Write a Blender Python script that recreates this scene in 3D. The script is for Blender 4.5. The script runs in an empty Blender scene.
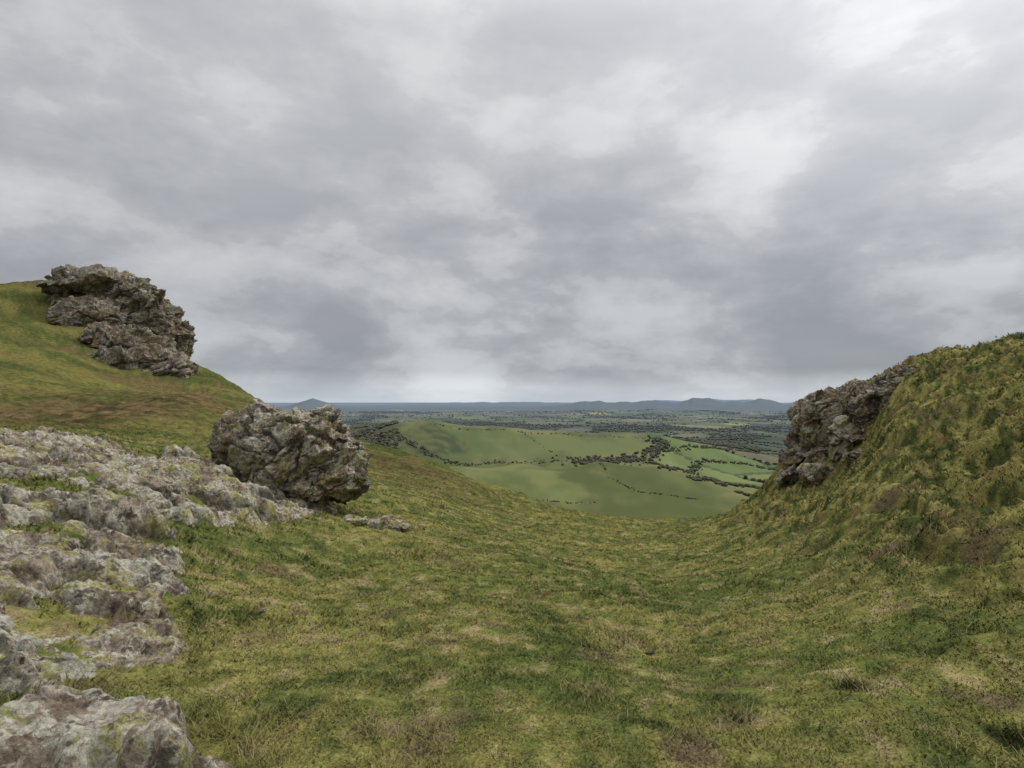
import bpy, bmesh, math, numpy as np
from math import radians
rng = np.random.default_rng(7)
scene = bpy.context.scene
F = 1024*20/36.0
PITCH = math.atan(16/F)
EYE = 1.6

# ---------------------------------------------------------------- noise
_perm = rng.permutation(256).astype(np.int32)
_perm = np.concatenate([_perm,_perm,_perm])
_g2a = rng.uniform(0,2*np.pi,256)
_g2 = np.stack([np.cos(_g2a),np.sin(_g2a)],1)*1.4
_g3 = rng.normal(size=(256,3)); _g3/=np.linalg.norm(_g3,axis=1)[:,None]; _g3*=1.5
def fade(t): return t*t*t*(t*(t*6-15)+10)
def perlin2(x,y):
    xi=np.floor(x).astype(np.int64); yi=np.floor(y).astype(np.int64)
    xf=x-xi; yf=y-yi; u=fade(xf); v=fade(yf)
    def g(a,b):
        h=_perm[_perm[(xi+a)&255]+((yi+b)&255)]&255
        return _g2[h,0]*(xf-a)+_g2[h,1]*(yf-b)
    a=g(0,0);b=g(1,0);c=g(0,1);d=g(1,1)
    return (a+(b-a)*u)+((c+(d-c)*u)-(a+(b-a)*u))*v
def fbm2(x,y,o=4,r=.5):
    s=0;a=1;t=0
    for i in range(o):
        s=s+a*perlin2(x*2.03**i+17.3*i,y*2.03**i-9.1*i); t+=a; a*=r
    return s/t*1.3
def perlin3(p):
    pi=np.floor(p).astype(np.int64); f=p-pi; w=fade(f)
    out=0
    for a in (0,1):
        for b in (0,1):
            for c in (0,1):
                h=_perm[_perm[_perm[(pi[:,0]+a)&255]+((pi[:,1]+b)&255)]+((pi[:,2]+c)&255)]&255
                g=_g3[h]
                d=g[:,0]*(f[:,0]-a)+g[:,1]*(f[:,1]-b)+g[:,2]*(f[:,2]-c)
                ww=(w[:,0] if a else 1-w[:,0])*(w[:,1] if b else 1-w[:,1])*(w[:,2] if c else 1-w[:,2])
                out=out+d*ww
    return out
def fbm3(p,o=4,r=.5):
    s=0;a=1;t=0
    for i in range(o):
        s=s+a*perlin3(p*2.03**i+13.7*i); t+=a; a*=r
    return s/t*1.3
def hsh(i,j,k=0):
    n=(i*73856093)^(j*19349663)^(k*83492791)
    n=(n^(n>>13))*1274126177
    n=n&0x7fffffff
    n=(n^(n>>11))*668265263 & 0x7fffffff
    n=n^(n>>15)
    return n
def r01(h,s):
    n=(h*(2*s+1)*2654435 + s*97531)&0x7fffffff
    n=((n^(n>>14))*1103515245)&0x7fffffff
    return ((n>>8)&0xffff)/65535.0
def voro2(x,y):
    xi=np.floor(x).astype(np.int64); yi=np.floor(y).astype(np.int64)
    f1=np.full(x.shape,9.);f2=np.full(x.shape,9.);idd=np.zeros(x.shape,np.int64);cx=np.zeros(x.shape);cy=np.zeros(x.shape)
    for a in (-1,0,1):
        for b in (-1,0,1):
            h=hsh(xi+a,yi+b)
            px=xi+a+r01(h,1); py=yi+b+r01(h,2)
            d=np.hypot(x-px,y-py)
            m=d<f1
            f2=np.where(m,f1,np.minimum(f2,d))
            f1=np.where(m,d,f1); idd=np.where(m,h,idd); cx=np.where(m,px,cx); cy=np.where(m,py,cy)
    return f1,f2,idd,cx,cy
def voro3(p):
    pi=np.floor(p).astype(np.int64); n=len(p)
    f1=np.full(n,9.);f2=np.full(n,9.);idd=np.zeros(n,np.int64);c=np.zeros((n,3))
    for a in (-1,0,1):
        for b in (-1,0,1):
            for e in (-1,0,1):
                q=pi+np.array([a,b,e]); h=hsh(q[:,0],q[:,1],q[:,2])
                pt=q+np.stack([r01(h,1),r01(h,2),r01(h,3)],1)
                d=np.linalg.norm(p-pt,axis=1); m=d<f1
                f2=np.where(m,f1,np.minimum(f2,d)); f1=np.where(m,d,f1)
                idd=np.where(m,h,idd); c=np.where(m[:,None],pt,c)
    return f1,f2,idd,c
def sst(a,b,x):
    t=np.clip((x-a)/(b-a),0,1); return t*t*(3-2*t)
def mix(a,b,t):
    t=np.asarray(t)[...,None]; return np.asarray(a)*(1-t)+np.asarray(b)*t

# ---------------------------------------------------------------- survey points (bearing, depression, distance) -> terrain
def pw(px,py,d):
    u=(px-512)/F; v=(384-py)/F; ca,sa=math.cos(PITCH),math.sin(PITCH)
    fy=ca-v*sa; fz=sa+v*ca
    s=d/fy
    return np.array([u*s,d,EYE+fz*s])
pts=[]
def P(px,py,d): pts.append(pw(px,py,d))
def Z(px,d,z):
    p=pw(px,400,d); p[2]=z; pts.append(p)
for px in (-180,0,150,300,512,700,900,1024,1200):
    Z(px,.6,0); Z(px,1.2,0)
for d,z in ((2.4,.02),(4,-.12),(6,-.46),(10,-1.1),(16,-2.15),(22,-3.0)): Z(512,d,z)
for d,z in ((2.4,0),(4,-.22),(6,-.6),(10,-1.4),(16,-2.45),(22,-3.45)): Z(680,d,z)
for d,z in ((2.4,0),(4,-.1),(6,-.3),(8,-.36),(10.5,-.32),(14,-.4)): Z(300,d,z)
for d,z in ((2.4,.02),(4,.05),(6,.25),(9,.6),(12,.45)): Z(150,d,z)
for d,z in ((2.2,.1),(3,.2),(5,.6),(7,.8),(9,.85)): Z(0,d,z)
for d,z in ((2.4,.05),(3.5,-.05),(5,-.2),(8,-.5),(12,-1.0),(16,-1.4)): Z(800,d,z)
for d,z in ((2.2,.12),(3,.1),(5,.12),(8,.42)): Z(900,d,z)
for d,z in ((2,.2),(3,.3),(14,4.4),(8,3.0),(5,1.6),(30,4),(100,0)): Z(1200,d,z)
for d,z in ((3,.5),(6,1.0),(12,1.2),(25,1.6),(50,5),(100,20),(160,18)): Z(-180,d,z)
for a in [(0,434,14),(100,440,14),(0,415,25),(100,408,30),(200,395,38),(150,430,22),(215,445,20),(240,425,34),
 (200,404,50),(100,389,55),(0,379,50),(0,345,75),(60,352,80),(120,374,80),(180,391,75),(240,402,72),
 (0,312,95),(60,312,103),(130,345,98),(0,284,120),(55,282,118),(110,304,115),(160,338,106),(190,360,100),(230,382,90),(265,403,80),(300,420,65),(370,444,48),(450,470,39),(520,493,34),(600,511,30),(690,517,28),(745,505,25),
 (370,472,25),(450,505,18),(450,486,28),(520,508,27),(380,495,14),
 (900,440,11),(900,402,14),(900,371,18),(1024,560,4.5),(1024,470,6.5),(1024,400,9),(1024,360,11.5),(1024,343,14),(1024,358,20),
 (960,355,16),(960,420,10),(960,500,7),
 (870,391,19.5),(840,398,21),(812,408,22.3),(785,488,20.5),(840,474,17),(860,470,14),(760,500,19),
 (805,470,30),(900,410,30),(1024,390,30),(745,560,40),(870,440,30),
 (0,315,160),(110,350,150),(190,410,140),(265,440,120),(100,420,400),(-180,400,400),(265,430,400),
 (900,450,100),(1024,440,100),(900,470,400),(1200,450,400)]: P(*a)
for px,py,d in [(300,420,65),(370,444,48),(450,470,39),(520,493,34),(600,511,30),(690,517,28)]:
    P(px,py+25,d*1.4); P(px,py+70,d*2.3)
for px in (330,400,500,600,700,780): P(px,590,200); P(px,548,400)
for a in [(330,520,650),(400,508,650),(460,503,620),(520,508,620),(600,519,640),(680,518,620),(740,510,650),(800,505,650),
 (400,474,850),(455,468,900),(520,463,930),(600,461,930),(655,467,930),(700,477,900),(740,490,850),(800,492,850),
 (400,478,1060),(455,483,1080),(520,484,1090),(600,483,1090),(660,480,1080),(700,478,1150),(750,480,1150),(800,480,1150),
 (330,455,1200),(370,446,1300),(392,430,1400),(430,422,1500),(500,428,1550),(560,432,1600),(620,434,1600),(655,438,1500),(700,448,1500),(780,462,1500),
 (430,448,1250),(500,456,1270),(560,458,1290),(620,459,1300),
 (330,428,2300),(370,428,2200),(430,444,2300),(560,450,2300),(655,446,2200),(720,442,2300),(780,448,2300),
 (265,440,1500),(200,440,1500),(900,480,1500),(1000,480,1500)]: P(*a)
for px in (100,270,330,400,500,600,700,780,900,1100):
    P(px,424,4500); P(px,412,9500); P(px,405.5,20000); P(px,402.5,45000); P(px,418,6500)
for px in (-180,):
    P(px,424,4500); P(px,405.5,20000); P(px,402.5,45000); P(px,450,1500)
pts=np.array(pts)
KT=2.5
def uv(x,y):
    r=np.hypot(x,y); return np.log(np.maximum(r,.3)), np.arctan2(x,y)
_pu,_pt=uv(pts[:,0],pts[:,1]); _pt=_pt*KT
_q=pts[:,2]/np.hypot(pts[:,0],pts[:,1])
C2=.06**2
_A=np.sqrt((_pu[:,None]-_pu[None])**2+(_pt[:,None]-_pt[None])**2+C2)
n=len(pts)
M=np.zeros((n+3,n+3)); M[:n,:n]=_A
M[:n,n]=1;M[:n,n+1]=_pu;M[:n,n+2]=_pt;M[n:,:n]=M[:n,n:].T
_w=np.linalg.lstsq(M,np.concatenate([_q,[0,0,0]]),rcond=None)[0]
def rbf(u,t):
    t=t*KT; s=_w[n]+_w[n+1]*u+_w[n+2]*t
    for i in range(n):
        s=s+_w[i]*np.sqrt((u-_pu[i])**2+(t-_pt[i])**2+C2)
    return s
TM=.9
def Hbase(x,y):
    x=np.asarray(x,float); y=np.asarray(y,float)
    u,t=uv(x,y); r=np.exp(u)
    s=rbf(u,np.clip(t,-TM,TM))
    back=np.abs(t)>TM
    if back.any():
        ub=u[back]; tb=t[back]
        a=rbf(ub,np.full(ub.shape,TM)); b=rbf(ub,np.full(ub.shape,-TM))
        tt=np.where(tb<0,tb+2*np.pi,tb); k=sst(TM,2*np.pi-TM,tt)
        s[back]=a*(1-k)+b*k
    return s*r
def rslope(x,y):   # mossy hummocky slope on the right
    e=x-(1.7+.27*y)+.8*perlin2(x*.5,y*.5)
    return sst(-.5,1.4,e)*sst(34,24,np.hypot(x,y))*sst(.5,1.5,y)
def Hdet(x,y):
    r=np.hypot(x,y); near=sst(60,25,r)
    m=rslope(x,y)
    h=.07*fbm2(x*.6,y*.6,3)+.034*fbm2(x*2.6,y*2.6,3)+.16*sst(3,8,r)*sst(34,24,r)*fbm2(x*.28+4,y*.28,3)
    wx=x+.4*fbm2(x*.8,y*.8,3); wy=y+.4*fbm2(x*.8+40,y*.8,3)
    tus=np.abs(fbm2(wx*1.25,wy*.6,3)); tus2=fbm2(wx*3.0+9,wy*1.9,4)
    h=h+m*(.62*(.28-tus)+.20*tus2-.02)
    h=h+(1-m)*.05*sst(.15,.5,fbm2(wx*1.4+60,wy*1.4,3)*1.6)*sst(3,6,r)
    h=h*near
    mid=sst(14,40,r)*sst(400,150,r)
    h=h+mid*(.8*fbm2(x*.10,y*.10,4)+.22*fbm2(x*.9,y*.9,3))
    ph=512+F*x/np.maximum(y,1)
    far=sst(350,700,r)
    h=h+far*sst(60000,2500,r)*(6.*fbm2(x*.0035,y*.0035,4)+2.*fbm2(x*.012,y*.012,3))
    def ridge(p0,p1,d0,wd,hp,sc,seed):
        e=sst(p0-30,p0+40,ph)*sst(p1+30,p1-40,ph)
        k=np.exp(-((y-d0)/wd)**2)
        return e*k*hp*d0/F*(.7+.8*fbm2(ph*sc+seed,y*0+seed,4))
    f=y>3000
    if np.any(f):
        h=h+np.where(f,ridge(560,850,15000,1500,9,.022,3.)+ridge(400,640,22000,2500,4,.02,8.)+ridge(640,900,26000,2500,6,.012,5.)+ridge(345,470,6500,700,3.5,.03,9.)+ridge(560,720,8500,800,5,.02,1.),0)
        c=pw(313,400,14000); dd=np.hypot(x-c[0],(y-c[1])*.5)
        h=h+(np.maximum(0,1-dd/560)**1.1*170+np.maximum(0,1-dd/1500)**1.3*75)*(y>5000)
    return h
def H(x,y): return Hbase(x,y)+Hdet(x,y)
_ms=np.exp(np.linspace(math.log(1.5),math.log(30000),1500))
def p2g(px,py,dmin=1.5,dmax=30000):
    a=pw(px,py,1.0)-np.array([0,0,EYE])
    ms=_ms[_ms>=dmin]
    X=a[0]*ms; Y=ms; zz=EYE+a[2]*ms
    g=H(X,Y); m=(zz<g)
    i=np.argmax(m) if m.any() else len(ms)-1
    return np.array([X[i],Y[i],g[i]])
def plist(l,dmin=1.5): return np.array([p2g(a,b,dmin)[:2] for a,b in l])

# ---------------------------------------------------------------- rock footprint
polys=[plist(l) for l in [
 [(-60,706),(20,718),(90,712),(160,724),(222,742),(240,768),(215,840),(-80,840)],
 [(-70,504),(30,496),(95,506),(150,524),(194,552),(190,590),(175,625),(204,650),(198,670),(120,680),(66,692),(54,706),(-70,708)],
 [(-60,450),(30,439),(110,446),(150,459),(205,466),(240,484),(300,498),(340,513),(300,522),(250,528),(190,528),(150,514),(110,490),(40,478),(-60,474)],
]]
def sdpoly(x,y,pl):
    d=np.full(x.shape,1e9); ins=np.zeros(x.shape,bool)
    for i in range(len(pl)):
        a=pl[i]; b=pl[(i+1)%len(pl)]
        ex,ey=b-a; wx=x-a[0]; wy=y-a[1]
        t=np.clip((wx*ex+wy*ey)/(ex*ex+ey*ey+1e-9),0,1)
        d=np.minimum(d,np.hypot(wx-ex*t,wy-ey*t))
        c=((a[1]>y)!=(b[1]>y))&(x<(ex*(y-a[1])/(ey if abs(ey)>1e-9 else 1e-9)+a[0]))
        ins^=c
    return np.where(ins,d,-d)
def rocksd(x,y):
    s=np.full(x.shape,-9.)
    for pl in polys: s=np.maximum(s,sdpoly(x,y,pl))
    s=s+.10*fbm2(x*1.6,y*1.6,4)+.07*fbm2(x*7,y*7,3)
    pk=fbm2(x*1.1+12,y*1.5+3,4)*1.6      # turf pockets between the slabs
    return np.minimum(s,(.76-pk)*.5)
heath=plist([(30,416),(90,402),(150,396),(205,391),(226,401),(190,412),(120,424),(40,426)],20)
hillA=plist([(392,434),(432,427),(500,431),(600,437),(652,440),(640,452),(560,458),(480,458),(440,455),(400,448)],1100)
hillAl=plist([(388,440),(430,424),(445,430),(462,440),(470,452),(430,458),(392,456)],1100)
hillB1=plist([(450,470),(520,464),(560,463),(560,478),(600,500),(520,500),(470,482)],560)
hillB2=plist([(600,463),(655,468),(700,480),(735,492),(700,500),(640,492),(610,478)],560)
soils=[p2g(a,b)[:2] for a,b in [(275,570),(890,492),(888,552),(985,538),(690,750),(1000,700)]]
darks=[p2g(a,b)[:2] for a,b in [(853,687),(738,722),(1012,742)]]

# ---------------------------------------------------------------- colours
G1=np.array([.105,.128,.036]); G2=np.array([.232,.212,.068]); ST=np.array([.30,.245,.13]); DK=np.array([.055,.068,.024]); SOIL=np.array([.17,.12,.075])
HAZE=np.array([.19,.23,.28])  # aerial haze tint, painted into far ground and tree colours
def grass_col(x,y):
    r=np.hypot(x,y)
    n1=fbm2(x*.35,y*.35,4)*1.6; n2=fbm2(x*1.5+5,y*1.5,4)*1.6; n3=fbm2(x*6,y*6,3)*1.6; n8=fbm2(x*3+15,y*3,4)*1.6
    m=rslope(x,y)
    c=mix(G1,G2,sst(-.6,.6,n1*.55+n2*.35+n3*.35+n8*.3-.03))
    c=mix(c,ST,.75*sst(.2,.7,n2*.35+n3*.4+n8*.6))
    c=mix(c,DK*1.2,.7*sst(.18,.7,-n2*.45-n3*.4-n8*.5))
    n6=fbm2(x*2.0+50,y*2.0,4)*1.6
    rs=mix(DK,G2*1.1,sst(-.3,.45,n3*.55+n2*.45+n8*.4+.05))
    rs=mix(rs,np.array([.20,.14,.07]),.6*sst(.2,.65,n6))
    c=mix(c,rs,m*.9)
    s=sst(.6,.9,fbm2(x*1.6+70,y*1.6+30,5)*1.8)*sst(40,20,r)
    c=mix(c,SOIL,.5*s)
    wob=.35*n3+.35*n2
    for q in soils:
        d=np.hypot(x-q[0],y-q[1])/(.045*q[1]**.8+.04); c=mix(c,SOIL*.9,.75*sst(1.3,.4,d+wob))
    for q in darks:
        d=np.hypot(x-q[0],y-q[1])/(.022*q[1]+.02); c=mix(c,DK*.5,.9*sst(1.2,.5,d+wob))
    L=sst(14,30,r)*sst(400,200,r)*sst(2,-6,x)
    n4=fbm2(x*.05,y*.12,4)*1.6; n5=fbm2(x*.5,y*.9,4)*1.6
    hl=mix(np.array([.07,.086,.028]),np.array([.175,.16,.052]),sst(-.5,.5,n4+.4*n5))
    hl=mix(hl,np.array([.14,.10,.05]),.75*sst(.05,.5,fbm2(x*.07+20,y*.13,4)*1.7+.3*n5))
    c=mix(c,hl,L*.9)
    sdh=sdpoly(x,y,heath)
    c=mix(c,mix(np.array([.06,.048,.026]),np.array([.17,.125,.06]),sst(-.4,.4,n5)),sst(-1.5,1.5,sdh+2*n5)*.85*(r>15))
    return c
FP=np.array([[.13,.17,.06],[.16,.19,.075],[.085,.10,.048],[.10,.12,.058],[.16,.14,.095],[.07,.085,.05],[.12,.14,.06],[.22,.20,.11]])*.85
def fieldvor(x,y,s=330.):
    wx=x+60*fbm2(x*.002,y*.002,2); wy=y+60*fbm2(x*.002+9,y*.002,2)
    return voro2((wx*.9+wy*.3)/s,(wy*.6-wx*.2)/s)
def woods(x,y): return fbm2(x*.0011+3,y*.0006,4)
yels=[(p2g(488,406,6000)[:2],1.),(p2g(600,414,3000)[:2],.5),(p2g(735,424,3000)[:2],.45)]
def far_col(x,y):
    r=np.hypot(x,y)
    n=fbm2(x*.004,y*.004,5)*1.6; n2=fbm2(x*.03,y*.03,3)*1.6; n7=fbm2(x*.014,y*.005,5)*1.6
    hill=mix(np.array([.095,.112,.045]),np.array([.175,.175,.075]),sst(-.6,.6,n*.7+.25*n2+.6*n7))
    hill=mix(hill,mix(np.array([.115,.14,.055]),np.array([.17,.185,.075]),sst(-.5,.5,n7+.3*n2)),sst(-8,8,sdpoly(x,y,hillB1)+10*n2)*.8)
    hill=mix(hill,mix(np.array([.085,.105,.045]),np.array([.12,.138,.055]),sst(-.5,.5,n7)),sst(-8,8,sdpoly(x,y,hillB2)+10*n2)*.8)
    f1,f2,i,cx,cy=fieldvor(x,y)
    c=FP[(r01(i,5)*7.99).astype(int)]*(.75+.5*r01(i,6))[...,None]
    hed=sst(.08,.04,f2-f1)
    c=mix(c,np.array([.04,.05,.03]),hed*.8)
    w=sst(.02,.2,woods(x,y))
    c=mix(c,np.array([.045,.056,.038]),w*.8)
    plain=sst(1650,1900,y+150*fbm2(x*.003,y*.003,2))
    ph=512+F*x/np.maximum(y,1)
    a=sst(-15,15,sdpoly(x,y,hillA)+20*n2)*(y>1100)
    hill=mix(hill,mix(np.array([.105,.132,.05]),np.array([.145,.165,.065]),sst(-.5,.5,n+.5*n7)),a)
    a=sst(-10,10,sdpoly(x,y,hillAl)+15*n2)*(y>1100)
    hill=mix(hill,mix(np.array([.06,.075,.035]),np.array([.11,.12,.05]),sst(-.5,.5,n2+n)),a)
    rf=sst(655,668,ph)*sst(1000,1100,y)
    f1b,f2b,ib,_,_=fieldvor(x+500,y,210.)
    fr=mix(np.array([.12,.16,.058]),np.array([.185,.215,.085]),r01(ib,7))
    fr=mix(fr,np.array([.14,.13,.08]),(r01(ib,8)>.7)*1.)
    fr=mix(fr,np.array([.045,.055,.03]),sst(.07,.03,f2b-f1b)*.8)
    fr=fr*(1+.15*n7[...,None])
    hill=mix(hill,fr,rf)
    wl=sst(402,385,ph+14*fbm2(y*.004,x*.004,3))*sst(900,1100,y)
    hill=mix(hill,mix(np.array([.05,.062,.03]),np.array([.10,.095,.05]),sst(-.3,.4,n2)),wl*.8)
    c=mix(hill,c,plain)
    for q,k in yels:
        dy=np.hypot((x-q[0]),(y-q[1])*.5); c=mix(c,np.array([.42,.39,.09]),sst(150*(q[1]/8000)+25,100*(q[1]/8000)+15,dy)*(.4+.6*k))
    hills=sst(11500,12500,y)*.8
    c=mix(c,np.array([.04,.055,.06]),hills)
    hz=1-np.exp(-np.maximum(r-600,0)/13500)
    c=mix(c,HAZE,hz)  # distance haze painted into the ground colour, no volume
    c=mix(c,np.array([.17,.22,.285]),sst(15500,26000,r)*.9)  # bluer haze painted over the farthest ground
    return c
def ground_col(x,y):
    r=np.hypot(x,y); o=np.zeros((len(x),3))
    a=r<460; b=r>240
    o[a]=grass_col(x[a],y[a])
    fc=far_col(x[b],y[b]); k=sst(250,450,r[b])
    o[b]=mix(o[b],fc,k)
    return o

# ---------------------------------------------------------------- mesh helper
def mesh_from(name,V,Fc,k,col=None,mat=None,smooth=True,extra=None):
    me=bpy.data.meshes.new(name)
    V=np.ascontiguousarray(V,dtype=np.float32); Fc=np.ascontiguousarray(Fc,dtype=np.int32)
    me.vertices.add(len(V)); me.vertices.foreach_set('co',V.ravel())
    nf=len(Fc); me.loops.add(nf*k); me.loops.foreach_set('vertex_index',Fc.ravel())
    me.polygons.add(nf); me.polygons.foreach_set('loop_start',np.arange(0,nf*k,k,dtype=np.int32))
    try: me.polygons.foreach_set('loop_total',np.full(nf,k,dtype=np.int32))
    except Exception: pass
    me.polygons.foreach_set('use_smooth',np.full(nf,smooth,dtype=bool))
    if col is not None:
        a=me.attributes.new('col','FLOAT_COLOR','POINT')
        cc=np.ones((len(V),4),np.float32); cc[:,:3]=col; a.data.foreach_set('color',cc.ravel())
    for nm,arr in (extra or {}).items():
        a=me.attributes.new(nm,'FLOAT','POINT'); a.data.foreach_set('value',np.ascontiguousarray(arr,dtype=np.float32))
    me.update(calc_edges=True)
    ob=bpy.data.objects.new(name,me); scene.collection.objects.link(ob)
    if mat: me.materials.append(mat)
    return ob

# ---------------------------------------------------------------- materials
class NT:
    def __init__(s,tree): s.t=tree; tree.nodes.clear()
    def n(s,ty,**kw):
        nd=s.t.nodes.new(ty)
        for k,v in kw.items(): setattr(nd,k,v)
        return nd
    def l(s,a,b): s.t.links.new(a,b)
    def m(s,op,a,b=None,c=None,clamp=False):
        nd=s.t.nodes.new('ShaderNodeMath'); nd.operation=op; nd.use_clamp=clamp
        for i,v in enumerate((a,b,c)):
            if v is None: continue
            if isinstance(v,(int,float)): nd.inputs[i].default_value=v
            else: s.l(v,nd.inputs[i])
        return nd.outputs[0]
    def vm(s,op,a,b=None,out=0):
        nd=s.t.nodes.new('ShaderNodeVectorMath'); nd.operation=op
        for i,v in enumerate((a,b)):
            if v is None: continue
            if isinstance(v,(tuple,list)): nd.inputs[i].default_value=v
            else: s.l(v,nd.inputs[i])
        return nd.outputs[out]
    def noise(s,vec,scale,detail=6,rough=.55,dist=0):
        nd=s.n('ShaderNodeTexNoise'); nd.inputs['Scale'].default_value=scale; nd.inputs['Detail'].default_value=detail
        nd.inputs['Roughness'].default_value=rough; nd.inputs['Distortion'].default_value=dist
        s.l(vec,nd.inputs['Vector']); return nd.outputs[0]
    def ramp(s,fac,els):
        nd=s.n('ShaderNodeValToRGB'); cr=nd.color_ramp
        while len(cr.elements)<len(els): cr.elements.new(.5)
        for e,(p,c) in zip(cr.elements,els):
            e.position=p; e.color=(*c,1) if not isinstance(c,(int,float)) else (c,c,c,1)
        s.l(fac,nd.inputs[0]); return nd.outputs[0]
    def mixc(s,fac,a,b,bt='MIX'):
        nd=s.n('ShaderNodeMix'); nd.data_type='RGBA'; nd.blend_type=bt
        for i,v in ((0,fac),(6,a),(7,b)):
            if isinstance(v,(int,float)): nd.inputs[i].default_value=v
            elif isinstance(v,tuple): nd.inputs[i].default_value=(*v,1) if len(v)==3 else v
            else: s.l(v,nd.inputs[i])
        return nd.outputs[2]
def newmat(name):
    m=bpy.data.materials.new(name); m.use_nodes=True; return m,NT(m.node_tree)

gm,t=newmat('turf_and_fields')
pos=t.n('ShaderNodeNewGeometry').outputs['Position']
at=t.n('ShaderNodeAttribute',attribute_name='col').outputs['Color']
nr=t.n('ShaderNodeAttribute',attribute_name='near').outputs['Fac']
a=t.noise(pos,60,4,.7); b=t.noise(pos,14,4,.65)
f=t.m('ADD',t.m('MULTIPLY',a,.6),t.m('MULTIPLY',b,.4))
v=t.ramp(f,[(.34,.35),(.5,1.),(.66,1.8)])
c1=t.mixc(nr,at,t.mixc(1.0,at,v,'MULTIPLY'))
mid=t.noise(pos,2.2,7,.72); mv=t.ramp(mid,[(.33,.45),(.5,1.0),(.68,1.55)])
mr=t.n('ShaderNodeAttribute',attribute_name='midm').outputs['Fac']
c1=t.mixc(mr,c1,t.mixc(1.0,c1,mv,'MULTIPLY'))
bs=t.n('ShaderNodeBsdfDiffuse'); t.l(c1,bs.inputs[0])
bp=t.n('ShaderNodeBump'); bp.inputs['Distance'].default_value=.03
t.l(t.m('MULTIPLY',nr,.8),bp.inputs['Strength']); t.l(f,bp.inputs['Height']); 
bp2=t.n('ShaderNodeBump'); bp2.inputs['Distance'].default_value=.4
t.l(t.m('MULTIPLY',mr,.7),bp2.inputs['Strength']); t.l(mid,bp2.inputs['Height']); t.l(bp.outputs[0],bp2.inputs['Normal'])
t.l(bp2.outputs[0],bs.inputs['Normal'])
o=t.n('ShaderNodeOutputMaterial'); t.l(bs.outputs[0],o.inputs[0])

bm_,t=newmat('grass_blades')
at=t.n('ShaderNodeAttribute',attribute_name='col').outputs['Color']
bs=t.n('ShaderNodeBsdfDiffuse'); t.l(at,bs.inputs[0])
g=t.n('ShaderNodeNewGeometry').outputs['Normal']
t.l(t.vm('NORMALIZE',t.vm('ADD',t.vm('MULTIPLY',g,(.3,.3,.3)),(0,0,.9))),bs.inputs['Normal'])
o=t.n('ShaderNodeOutputMaterial'); t.l(bs.outputs[0],o.inputs[0])

tm_,t=newmat('tree_foliage')
at=t.n('ShaderNodeAttribute',attribute_name='col').outputs['Color']
bs=t.n('ShaderNodeBsdfDiffuse'); t.l(at,bs.inputs[0])
o=t.n('ShaderNodeOutputMaterial'); t.l(bs.outputs[0],o.inputs[0])

def rockmat(name,s,lich=.5,dark=1.0,brown=0.0,yel=.6,blk=.8):
    m,t=newmat(name)
    pos=t.n('ShaderNodeNewGeometry').outputs['Position']
    p=t.vm('MULTIPLY',pos,(s,s,s))
    cr=t.n('ShaderNodeAttribute',attribute_name='crack').outputs['Fac']
    n1=t.noise(p,1.1,6,.65,.4); n2=t.noise(p,5,8,.72,.3); n3=t.noise(p,26,5,.7)
    k=dark
    base=t.ramp(n1,[(.36,(.18*k,.145*k,.11*k)),(.5,(.30*k,.262*k,.21*k)),(.62,(.43*k,.39*k,.325*k))])
    base=t.mixc(1.0,base,t.ramp(n2,[(.38,(.34,.31,.29)),(.48,(.93,.91,.89)),(.60,(1.4,1.38,1.35))]),'MULTIPLY')
    if brown>0: base=t.mixc(t.m('MULTIPLY',t.ramp(t.noise(p,2.3,5,.6),[(.42,0.),(.56,1.)]),brown),base,(.22*k,.145*k,.09*k))
    # pale crustose lichen in patches
    lm=t.m('ADD',t.m('MULTIPLY',t.noise(p,9,8,.75,.9),.6),t.m('MULTIPLY',t.noise(t.vm('ADD',p,(11,5,8)),1.9,3,.5),.4))
    lmask=t.ramp(lm,[(.49,0.),(.53,1.)])
    base=t.mixc(t.m('MULTIPLY',lmask,lich),base,(.62*k,.60*k,.49*k))
    lm2=t.ramp(t.noise(t.vm('ADD',p,(7,3,1)),3.4,7,.75,.6),[(.53,0.),(.57,1.)])
    base=t.mixc(t.m('MULTIPLY',lm2,yel),base,(.36*k,.34*k,.10*k))
    lm3=t.ramp(t.noise(t.vm('ADD',p,(2,9,4)),4.6,7,.75,.4),[(.55,0.),(.60,1.)])
    base=t.mixc(t.m('MULTIPLY',lm3,blk),base,(.05,.042,.036))
    base=t.mixc(1.0,base,t.ramp(n3,[(.3,.4),(.5,1.),(.7,1.5)]),'MULTIPLY')
    base=t.mixc(t.m('MULTIPLY',cr,.8),base,(.03,.026,.02))
    bs=t.n('ShaderNodeBsdfPrincipled'); t.l(base,bs.inputs['Base Color']); bs.inputs['Roughness'].default_value=.92
    bs.inputs['Specular IOR Level'].default_value=.15
    b1=t.n('ShaderNodeBump'); b1.inputs['Distance'].default_value=.10/s; b1.inputs['Strength'].default_value=.85; t.l(n2,b1.inputs['Height'])
    b2=t.n('ShaderNodeBump'); b2.inputs['Distance'].default_value=.025/s; b2.inputs['Strength'].default_value=.9; t.l(n3,b2.inputs['Height']); t.l(b1.outputs[0],b2.inputs['Normal'])
    t.l(b2.outputs[0],bs.inputs['Normal'])
    o=t.n('ShaderNodeOutputMaterial'); t.l(bs.outputs[0],o.inputs[0])
    return m
rm_out=rockmat('lichen_rock',1.3,.7,.98,.45,.75,.7)
rm_bld=rockmat('boulder_rock',1.3,.75,.92,.7,.6,.7)
rm_cr=rockmat('crag_rock',.9,.6,.92,.75,.5,.6)
rm_far=rockmat('crag_rock_hill',.2,.5,.78,.75,.35,.5)

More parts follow.
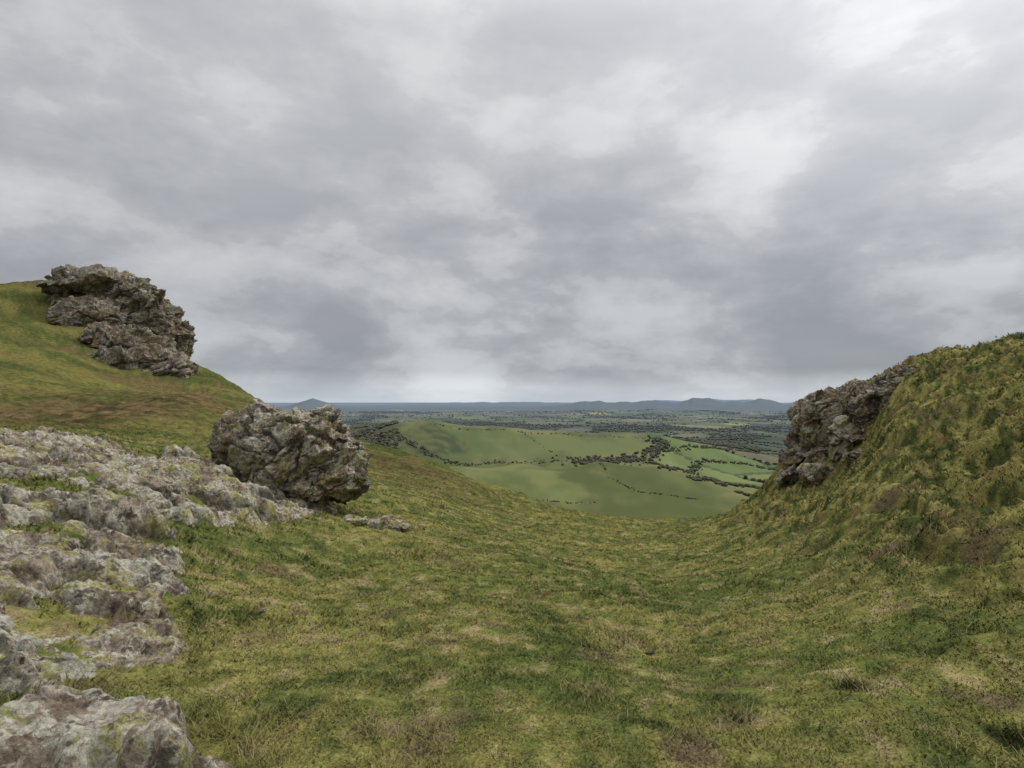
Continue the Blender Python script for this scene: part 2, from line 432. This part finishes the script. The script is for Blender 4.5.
# ---------------------------------------------------------------- ground sheet
rs=np.concatenate([np.exp(np.linspace(math.log(.5),math.log(2),24,endpoint=False)),
  np.exp(np.linspace(math.log(2),math.log(45),400,endpoint=False)),
  np.exp(np.linspace(math.log(45),math.log(600),110,endpoint=False)),
  np.exp(np.linspace(math.log(600),math.log(45000),300))])
th=np.concatenate([np.linspace(-.95,.95,940,endpoint=False),np.linspace(.95,2*np.pi-.95,80,endpoint=False)])
R,T=np.meshgrid(rs,th,indexing='ij')
X=(R*np.sin(T)).ravel(); Y=(R*np.cos(T)).ravel()
Zg=H(X,Y)
rr=R.ravel()
nr_,nt_=len(rs),len(th)
I=np.arange(nr_-1)[:,None]*nt_; J=np.arange(nt_)[None]; J2=(J+1)%nt_
quads=np.stack([I+J,I+nt_+J,I+nt_+J2,I+J2],-1).reshape(-1,4)
quads=quads[:,::-1]
V=np.stack([X,Y,Zg],1)
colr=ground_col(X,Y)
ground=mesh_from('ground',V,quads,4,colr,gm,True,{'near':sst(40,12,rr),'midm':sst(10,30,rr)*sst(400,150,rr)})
bmg=bmesh.new(); cv=[bmg.verts.new(V[i]) for i in range(nt_)]
bmg.faces.new(cv[::-1]); 
me=bpy.data.meshes.new('turf_patch'); bmg.to_mesh(me); bmg.free(); me.materials.append(gm)
tp=bpy.data.objects.new('turf_patch',me); scene.collection.objects.link(tp); tp.parent=ground

# ---------------------------------------------------------------- rock outcrop
gx=np.arange(-11,-.6,.018); gy=np.arange(1.0,12.5,.02)
GX,GY=np.meshgrid(gx,gy,indexing='ij'); x=GX.ravel(); y=GY.ravel()
sd=rocksd(x,y)
keep=sd>-.3
wx=x+.2*fbm2(x*1.3,y*1.3,4)+.05*fbm2(x*9,y*9,3); wy=y+.2*fbm2(x*1.3+31,y*1.3,4)+.05*fbm2(x*9+7,y*9,3)
def blocks(x,y,s,sx=1.,tilt=.3):
    f1,f2,i,cx,cy=voro2(x/s*sx,y/s)
    h=(r01(i,4)-.5)+tilt*((r01(i,5)-.5)*(x/s*sx-cx)+(r01(i,6)-.5)*(y/s-cy))*4
    return h*sst(0,.10,f2-f1)**.5,f2-f1
xr=wx*.8+wy*.6; yr=-wx*.6+wy*.8
h1,e1=blocks(xr,yr,1.0,.5,.5); h2,e2=blocks(xr+9,yr+4,.36,.5,.5); h3,e3=blocks(xr+3,yr,.13,.6,.55)
h=.17*h1+.095*h2+.036*h3+.12*fbm2(x*.8,y*.8,4)+.05*np.abs(fbm2(x*3,y*3,5,.6))+.022*fbm2(x*18,y*18,3,.7)
h-=.05*sst(.06,0,e1)+.02*sst(.06,0,e2)
edge=sst(-.05,.20,sd)
zr=H(x,y)-.07+edge*(.19+h)+np.minimum(sd,0)*.5
crk=np.clip(sst(.05,.0,e1)*.9+sst(.06,.0,e2)*.6*sst(-.2,.3,fbm2(x*2,y*2,2))+.3*sst(.03,0,e3),0,1)
idx=-np.ones(len(x),int); 
ni,nj=GX.shape
kk=keep.reshape(ni,nj)
fm=kk[:-1,:-1]&kk[1:,:-1]&kk[1:,1:]&kk[:-1,1:]
base=(np.arange(ni)[:,None]*nj+np.arange(nj)[None])
q=np.stack([base[:-1,:-1],base[1:,:-1],base[1:,1:],base[:-1,1:]],-1)[fm]
used=np.unique(q); idx[used]=np.arange(len(used)); q=idx[q]
mesh_from('rock_outcrop',np.stack([x,y,zr],1)[used],q,4,None,rm_out,True,{'crack':crk[used]})

# ---------------------------------------------------------------- rocks
_ico={}
def ico(l):
    if l not in _ico:
        b=bmesh.new(); bmesh.ops.create_icosphere(b,subdivisions=l,radius=1); b.verts.ensure_lookup_table()
        _ico[l]=(np.array([v.co[:] for v in b.verts]),np.array([[v.index for v in f.verts] for f in b.faces])); b.free()
    return _ico[l]
def rockshape(c,rad,level,seed,planes=14,rough=1.0,unit=1.0):
    V,Fc=ico(level); rg=np.random.default_rng(seed)
    nrm=rg.normal(size=(planes,3)); nrm/=np.linalg.norm(nrm,axis=1)[:,None]
    dist=rg.uniform(.70,1.0,planes)
    dp=V@nrm.T
    rad_=np.where(dp>1e-3,dist[None]/np.maximum(dp,1e-3),9)
    rmin=np.minimum(rad_.min(1),1.12)
    W=V*rmin[:,None]*np.array(rad)[None]
    P0=W+np.array(c)
    s=unit
    wq=P0/s+.30*np.stack([fbm3(P0/s*.9+i*9.,4) for i in range(3)],1)
    ax=np.array([[.90,.1,-.43],[-.1,.99,0],[.43,0,.90]])
    wq=wq@ax
    def cell(q,k):
        f1,f2,i,cc=voro3(q)
        dv=q-cc
        tl=(r01(i,5)-.5)*dv[:,0]+(r01(i,6)-.5)*dv[:,1]+(r01(i,7)-.5)*dv[:,2]
        return (r01(i,4)-.5)+1.8*tl, f2-f1
    a1,e1=cell(wq*np.array([.9,.9,1.5]),1)
    a2,e2=cell(wq*np.array([2.2,2.2,3.6]),2)
    a3,e3=cell(wq*np.array([6,6,9.]),3)
    d=.26*a1+.17*a2+.065*a3
    d-=.05*sst(.07,0,e1)+.02*sst(.06,0,e2)
    d+=.12*fbm3(P0/s*1.3,4)+.06*fbm3(P0/s*6,4,.65)
    N=V/np.array(rad)[None]; N/=np.linalg.norm(N,axis=1)[:,None]
    P0=P0+N*(d*s*rough)[:,None]
    crk=np.clip(sst(.06,.0,e1)*.9+sst(.05,.0,e2)*.55,0,1)
    return P0,Fc,crk
def rockgroup(name,lst,mat,level,unit,rough=1.,seed=0):
    Vs=[];Fs=[];Cs=[];o=0
    for k,(c,rad) in enumerate(lst):
        v,f_,c_=rockshape(c,rad,level,seed+k*7+1,unit=unit,rough=rough)
        Vs.append(v);Fs.append(f_+o);Cs.append(c_);o+=len(v)
    return mesh_from(name,np.concatenate(Vs),np.concatenate(Fs),3,None,mat,True,{'crack':np.concatenate(Cs)})
def px_rock(px,py,d,w,h,dep=1.):
    c=pw(px,py,d); return (c,(w/2*d/F,w/2*d/F*dep,h/2*d/F))

D=10.9
rockgroup('boulder',[px_rock(292,458,D,140,82,.8),px_rock(254,450,D-.1,72,78,.9),px_rock(328,448,D,64,66,.9),
   px_rock(342,472,D-.2,54,52,.8),px_rock(290,434,D+.1,112,46,.8),px_rock(312,484,D-.2,90,36,.8),px_rock(242,434,D,44,42,.8),px_rock(326,432,D,44,34,.8)],rm_bld,7,.85,.68,11)
def surf_rock(px,py,w,h,dmin,dmax,push=0.,dep=.8):
    g=p2g(px,py,dmin); d=min(g[1],dmax)+push
    return px_rock(px,py,d,w,h,dep)
Ls=[(98,286,108,90,28),(70,281,110,40,20),(126,294,107,52,32),(150,306,106,34,26)]
Lp=[(156,318,50,42),(176,343,32,36),(98,320,68,40),(74,322,42,38),(120,345,68,38),(148,362,60,30),(107,304,50,28),(146,335,50,46),(96,343,48,24),(170,372,46,24),(136,312,44,32),(84,303,48,24),(183,352,20,30),(180,385,34,14),(122,362,50,22),(140,350,64,32),(64,300,28,26),(106,358,34,18),(160,384,30,12),(60,316,20,20)]
rockgroup('rocky_crag',[px_rock(*a,.8) for a in Ls]+[surf_rock(*a,85,108,-.8) for a in Lp],rm_far,6,4.0,.85,40)
Rp=[(822,428,48,64),(803,458,40,52),(842,414,60,46),(868,402,52,42),(828,455,48,50),(852,424,50,44),(888,388,44,32),(796,480,38,26),(846,446,36,42),(822,474,48,24),(810,412,32,28),(876,415,46,32),(902,376,34,18),(860,440,32,24),(835,402,40,22),(856,458,26,22),(884,400,34,30)]
rockgroup('rocky_crag',[surf_rock(*a,11,21.5,.0,.7) for a in Rp],rm_cr,6,.9,.8,90)
def on_ground(px,py,w,h,seed,mat=rm_bld,name='rock',lift=.25,level=5,unit=.3):
    g=p2g(px,py); d=g[1]; ww=w/2*d/F; hh=h/2*d/F
    return rockgroup(name,[((g[0],g[1],g[2]+hh*(lift-.3)),(ww,ww*.8,hh*1.3))],mat,level,unit,.6,seed)
on_ground(385,527,46,16,3,rm_out); on_ground(355,522,26,9,5,rm_out); on_ground(325,512,22,10,6,rm_out)
on_ground(404,530,16,6,14,rm_out)
on_ground(651,655,9,5,12,rm_out,name='stone',unit=.1); on_ground(262,612,9,4,13,rm_out,name='stone',unit=.1)

# ---------------------------------------------------------------- grass
N=640000
u_=rng.random(N)
rr=np.exp(np.log(1.7)+u_*(np.log(32)-np.log(1.7))); tt=rng.uniform(-.84,.84,N)
x=rr*np.sin(tt); y=rr*np.cos(tt)
cl=fbm2(x*4,y*4,2); k=(rng.random(N)<.6+.9*cl)
k&=rocksd(x,y)<.03+rng.uniform(-.06,.14,N)
x=x[k];y=y[k];rr=rr[k];N=len(x)
z=H(x,y)-.003
m=rslope(x,y)
dk=np.zeros(N)
for qd in darks: dk=np.maximum(dk,sst(1.3,.4,np.hypot(x-qd[0],y-qd[1])/(.022*qd[1]+.02)))
rk=sst(-.25,0,rocksd(x,y))
hh=rng.uniform(.006,.022,N)*(1+.4*m)*(1+1.2*np.clip(fbm2(x*1.2,y*1.2,2)*1.5,0,1))*(1+rr/30)*(1+1.2*dk)*(1+1.*rk)
ww=np.clip(.001*rr,.002,.02)*rng.uniform(.7,1.4,N)
an=rng.uniform(0,np.pi,N); ln=rng.uniform(0,2*np.pi,N); lm=rng.uniform(.4,1.8,N)*hh
B=np.stack([x,y,z],1)
S=np.stack([np.cos(an)*ww,np.sin(an)*ww,np.zeros(N)],1)
Tp=B+np.stack([np.cos(ln)*lm,np.sin(ln)*lm,hh],1)
V=np.stack([B-S,B+S,Tp],1).reshape(-1,3)
gc=grass_col(x,y)*rng.uniform(.7,1.35,N)[:,None]
yel=rng.random(N)<.10; gc[yel]=gc[yel]*.4+np.array([.34,.30,.17])*.6
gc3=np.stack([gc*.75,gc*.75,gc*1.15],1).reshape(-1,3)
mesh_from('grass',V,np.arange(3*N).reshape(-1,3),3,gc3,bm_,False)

# ---------------------------------------------------------------- hedgerow trees and woods
NC=170000
yy=np.exp(rng.uniform(math.log(800),math.log(10000),NC)); pxx=rng.uniform(270,860,NC)
xx=(pxx-512)/F*yy
f1,f2,i_,_,_=fieldvor(xx,yy)
plain=yy>1750
rf=(pxx>662)&(yy>1050)&(yy<1750)
f1b,f2b,_,_,_=fieldvor(xx+500,yy,210.)
wd=woods(xx,yy)
keep=(plain&((f2-f1)<.022)&(fbm2(xx*.003+8,yy*.003,2)>-.15))|(rf&((f2b-f1b)<.02)&(rng.random(NC)<.5)&(fbm2(xx*.006,yy*.006,2)>-.05))|((plain)&(wd>.16)&(rng.random(NC)<.35))|((pxx<398)&(yy>950)&(yy<2400)&(rng.random(NC)<.7)&(fbm2(xx*.004,yy*.004,3)>-.15))|(plain&(rng.random(NC)<.004))
xx=xx[keep];yy=yy[keep]
sz=rng.uniform(1.4,4.0,len(xx))*(1+yy/8000)
def belt(pl,cnt,spread,s0,s1):
    global xx,yy,sz
    pl=np.array([p2g(a,b,500)[:2] for a,b in pl])
    seg=np.linalg.norm(np.diff(pl,axis=0),axis=1); cs=np.concatenate([[0],np.cumsum(seg)])
    s=rng.random(cnt)*cs[-1]
    s=s[fbm2(s*.02,s*0+cnt,2)>-.28]; cnt=len(s)
    bx=np.interp(s,cs,pl[:,0])+rng.normal(0,spread,cnt); by=np.interp(s,cs,pl[:,1])+rng.normal(0,spread,cnt)
    xx=np.append(xx,bx);yy=np.append(yy,by);sz=np.append(sz,rng.uniform(s0,s1,cnt)*rng.uniform(.7,1,cnt))
belt([(590,463),(620,461),(655,464),(690,473),(720,485),(755,498)],520,4,1.2,3.2)
belt([(575,462),(650,460)],420,18,1.8,4.2)
belt([(650,456),(662,446),(660,440)],220,12,2,4.4)
belt([(392,430),(402,440),(430,456),(470,466)],190,6,1.2,2.8)
belt([(470,466),(540,462),(575,463)],110,5,1.,2.3)
belt([(430,424),(500,430),(560,434),(655,439)],80,5,1.0,2.4)
belt([(662,470),(700,462),(745,464),(785,472)],300,7,1.5,3.4)
belt([(665,452),(720,449),(785,455)],260,7,1.5,3.4)
belt([(690,479),(750,487),(785,492)],220,5,1.4,3.0)
belt([(520,431),(535,442),(560,458)],40,3,.8,1.7)
belt([(600,463),(610,478),(640,492),(700,500)],120,1.5,.5,1.2)
belt([(470,484),(520,500),(600,502)],80,2,.5,1.2)
zz=H(xx,yy)
nT=len(xx); print('trees',nT)
tv,tf=ico(2)
vars_=[]
for s in range(8):
    d=1+.6*perlin3(tv*1.7+s*11)+.3*perlin3(tv*4+s*5)
    v=tv*d[:,None]; v[:,2]=v[:,2]*1.0+.7; vars_.append(v)
vars_=np.array(vars_)
vi=rng.integers(0,8,nT)
VV=vars_[vi]*sz[:,None,None]*np.stack([rng.uniform(.7,1.3,nT),rng.uniform(.7,1.3,nT),rng.uniform(.7,1.15,nT)],1)[:,None]+np.stack([xx,yy,zz],1)[:,None]
FF=(tf[None]+np.arange(nT)[:,None,None]*len(tv)).reshape(-1,3)
tc=np.array([[.06,.072,.032],[.095,.095,.05],[.048,.058,.03],[.11,.09,.065],[.08,.07,.055]])[rng.integers(0,5,nT)]
tc=mix(tc,HAZE,1-np.exp(-np.maximum(yy-500,0)/10000))  # same haze painted into the foliage colour by distance
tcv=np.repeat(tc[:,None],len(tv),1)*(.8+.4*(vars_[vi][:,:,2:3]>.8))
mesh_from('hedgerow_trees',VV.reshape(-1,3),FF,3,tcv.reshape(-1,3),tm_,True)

# ---------------------------------------------------------------- sky
SUN_EL=radians(46); SUN_AZ=radians(50)
w=bpy.data.worlds.new("World"); scene.world=w; w.use_nodes=True
t=NT(w.node_tree)
dr=t.vm('NORMALIZE',t.n('ShaderNodeTexCoord').outputs['Generated'])
sp=t.n('ShaderNodeSeparateXYZ'); t.l(dr,sp.inputs[0])
zc=t.m('MAXIMUM',sp.outputs[2],0.0)
den=t.m('ADD',zc,.20)
cb=t.n('ShaderNodeCombineXYZ'); t.l(t.m('DIVIDE',sp.outputs[0],den),cb.inputs[0]); t.l(t.m('DIVIDE',sp.outputs[1],den),cb.inputs[1])
rot=t.n('ShaderNodeVectorRotate'); rot.rotation_type='Z_AXIS'; rot.inputs['Angle'].default_value=radians(-35); t.l(cb.outputs[0],rot.inputs['Vector'])
p=t.vm('MULTIPLY',rot.outputs[0],(.9,1.1,1))
A=t.noise(p,.8,6,.5,.15); B_=t.noise(t.vm('ADD',p,(3.1,7.7,0)),.38,3,.5,.1)
f=t.m('ADD',t.m('MULTIPLY',A,.5),t.m('MULTIPLY',B_,.55))
mod=t.ramp(f,[(.40,(.80,.81,.83)),(.49,(.92,.925,.94)),(.55,(1.04,1.04,1.04)),(.64,(1.2,1.2,1.19))])
# heaped banks of stratocumulus, flat-based
q=t.vm('MULTIPLY',dr,(4.2,4.2,8.5))
Cn=t.noise(t.vm('ADD',q,(1.7,4.2,.9)),1.0,9,.56,.1)
cm=t.ramp(Cn,[(.38,(.70,.72,.755)),(.47,(.88,.89,.92)),(.515,(1.0,1.0,1.01)),(.54,(1.14,1.14,1.135)),(.64,(1.42,1.41,1.39))])
low=t.ramp(zc,[(0,.2),(.05,.8),(.22,.75),(.50,.45)])
mod=t.mixc(low,mod,t.mixc(.35,cm,mod,'MULTIPLY'))
el=t.ramp(zc,[(0,(.58,.635,.69)),(.022,(.58,.62,.655)),(.05,(.40,.42,.45)),(.12,(.405,.415,.435)),(.28,(.485,.49,.505)),(.55,(.54,.545,.56)),(.8,(1.1,1.1,1.12)),(1,(1.35,1.35,1.35))])
sd_=(math.sin(SUN_AZ)*math.cos(SUN_EL),math.cos(SUN_AZ)*math.cos(SUN_EL),math.sin(SUN_EL))
dt=t.m('MAXIMUM',t.vm('DOT_PRODUCT',dr,sd_,1),0)
gl=t.m('ADD',t.m('MULTIPLY',t.m('POWER',dt,9),.8),1.0)
fin=t.vm('SCALE',t.mixc(1.0,el,mod,'MULTIPLY')); t.l(gl,fin.node.inputs['Scale'])
ns=t.n('ShaderNodeTexSky'); ns.sky_type='NISHITA'; ns.sun_disc=False; ns.sun_elevation=SUN_EL; ns.sun_rotation=SUN_AZ
nsk=t.vm('MULTIPLY',ns.outputs[0],(.1,.1,.1))
out=t.mixc(.95,nsk,fin)
bg=t.n('ShaderNodeBackground'); t.l(out,bg.inputs[0]); bg.inputs[1].default_value=1.0
o=t.n('ShaderNodeOutputWorld'); t.l(bg.outputs[0],o.inputs[0])

sl=bpy.data.lights.new('sun','SUN'); sl.energy=1.4; sl.angle=radians(12); sl.color=(1,.96,.9)
so=bpy.data.objects.new('sun',sl); scene.collection.objects.link(so)
from mathutils import Vector
so.rotation_euler=Vector(sd_).to_track_quat('Z','Y').to_euler()

cam=bpy.data.cameras.new('camera'); cam.lens=20; cam.sensor_width=36; cam.clip_start=.05; cam.clip_end=120000
co=bpy.data.objects.new('camera',cam); scene.collection.objects.link(co)
co.location=(0,0,EYE); co.rotation_euler=(radians(90)+PITCH,0,0); scene.camera=co
scene.view_settings.view_transform='Standard'; scene.view_settings.look='None'; scene.view_settings.exposure=0
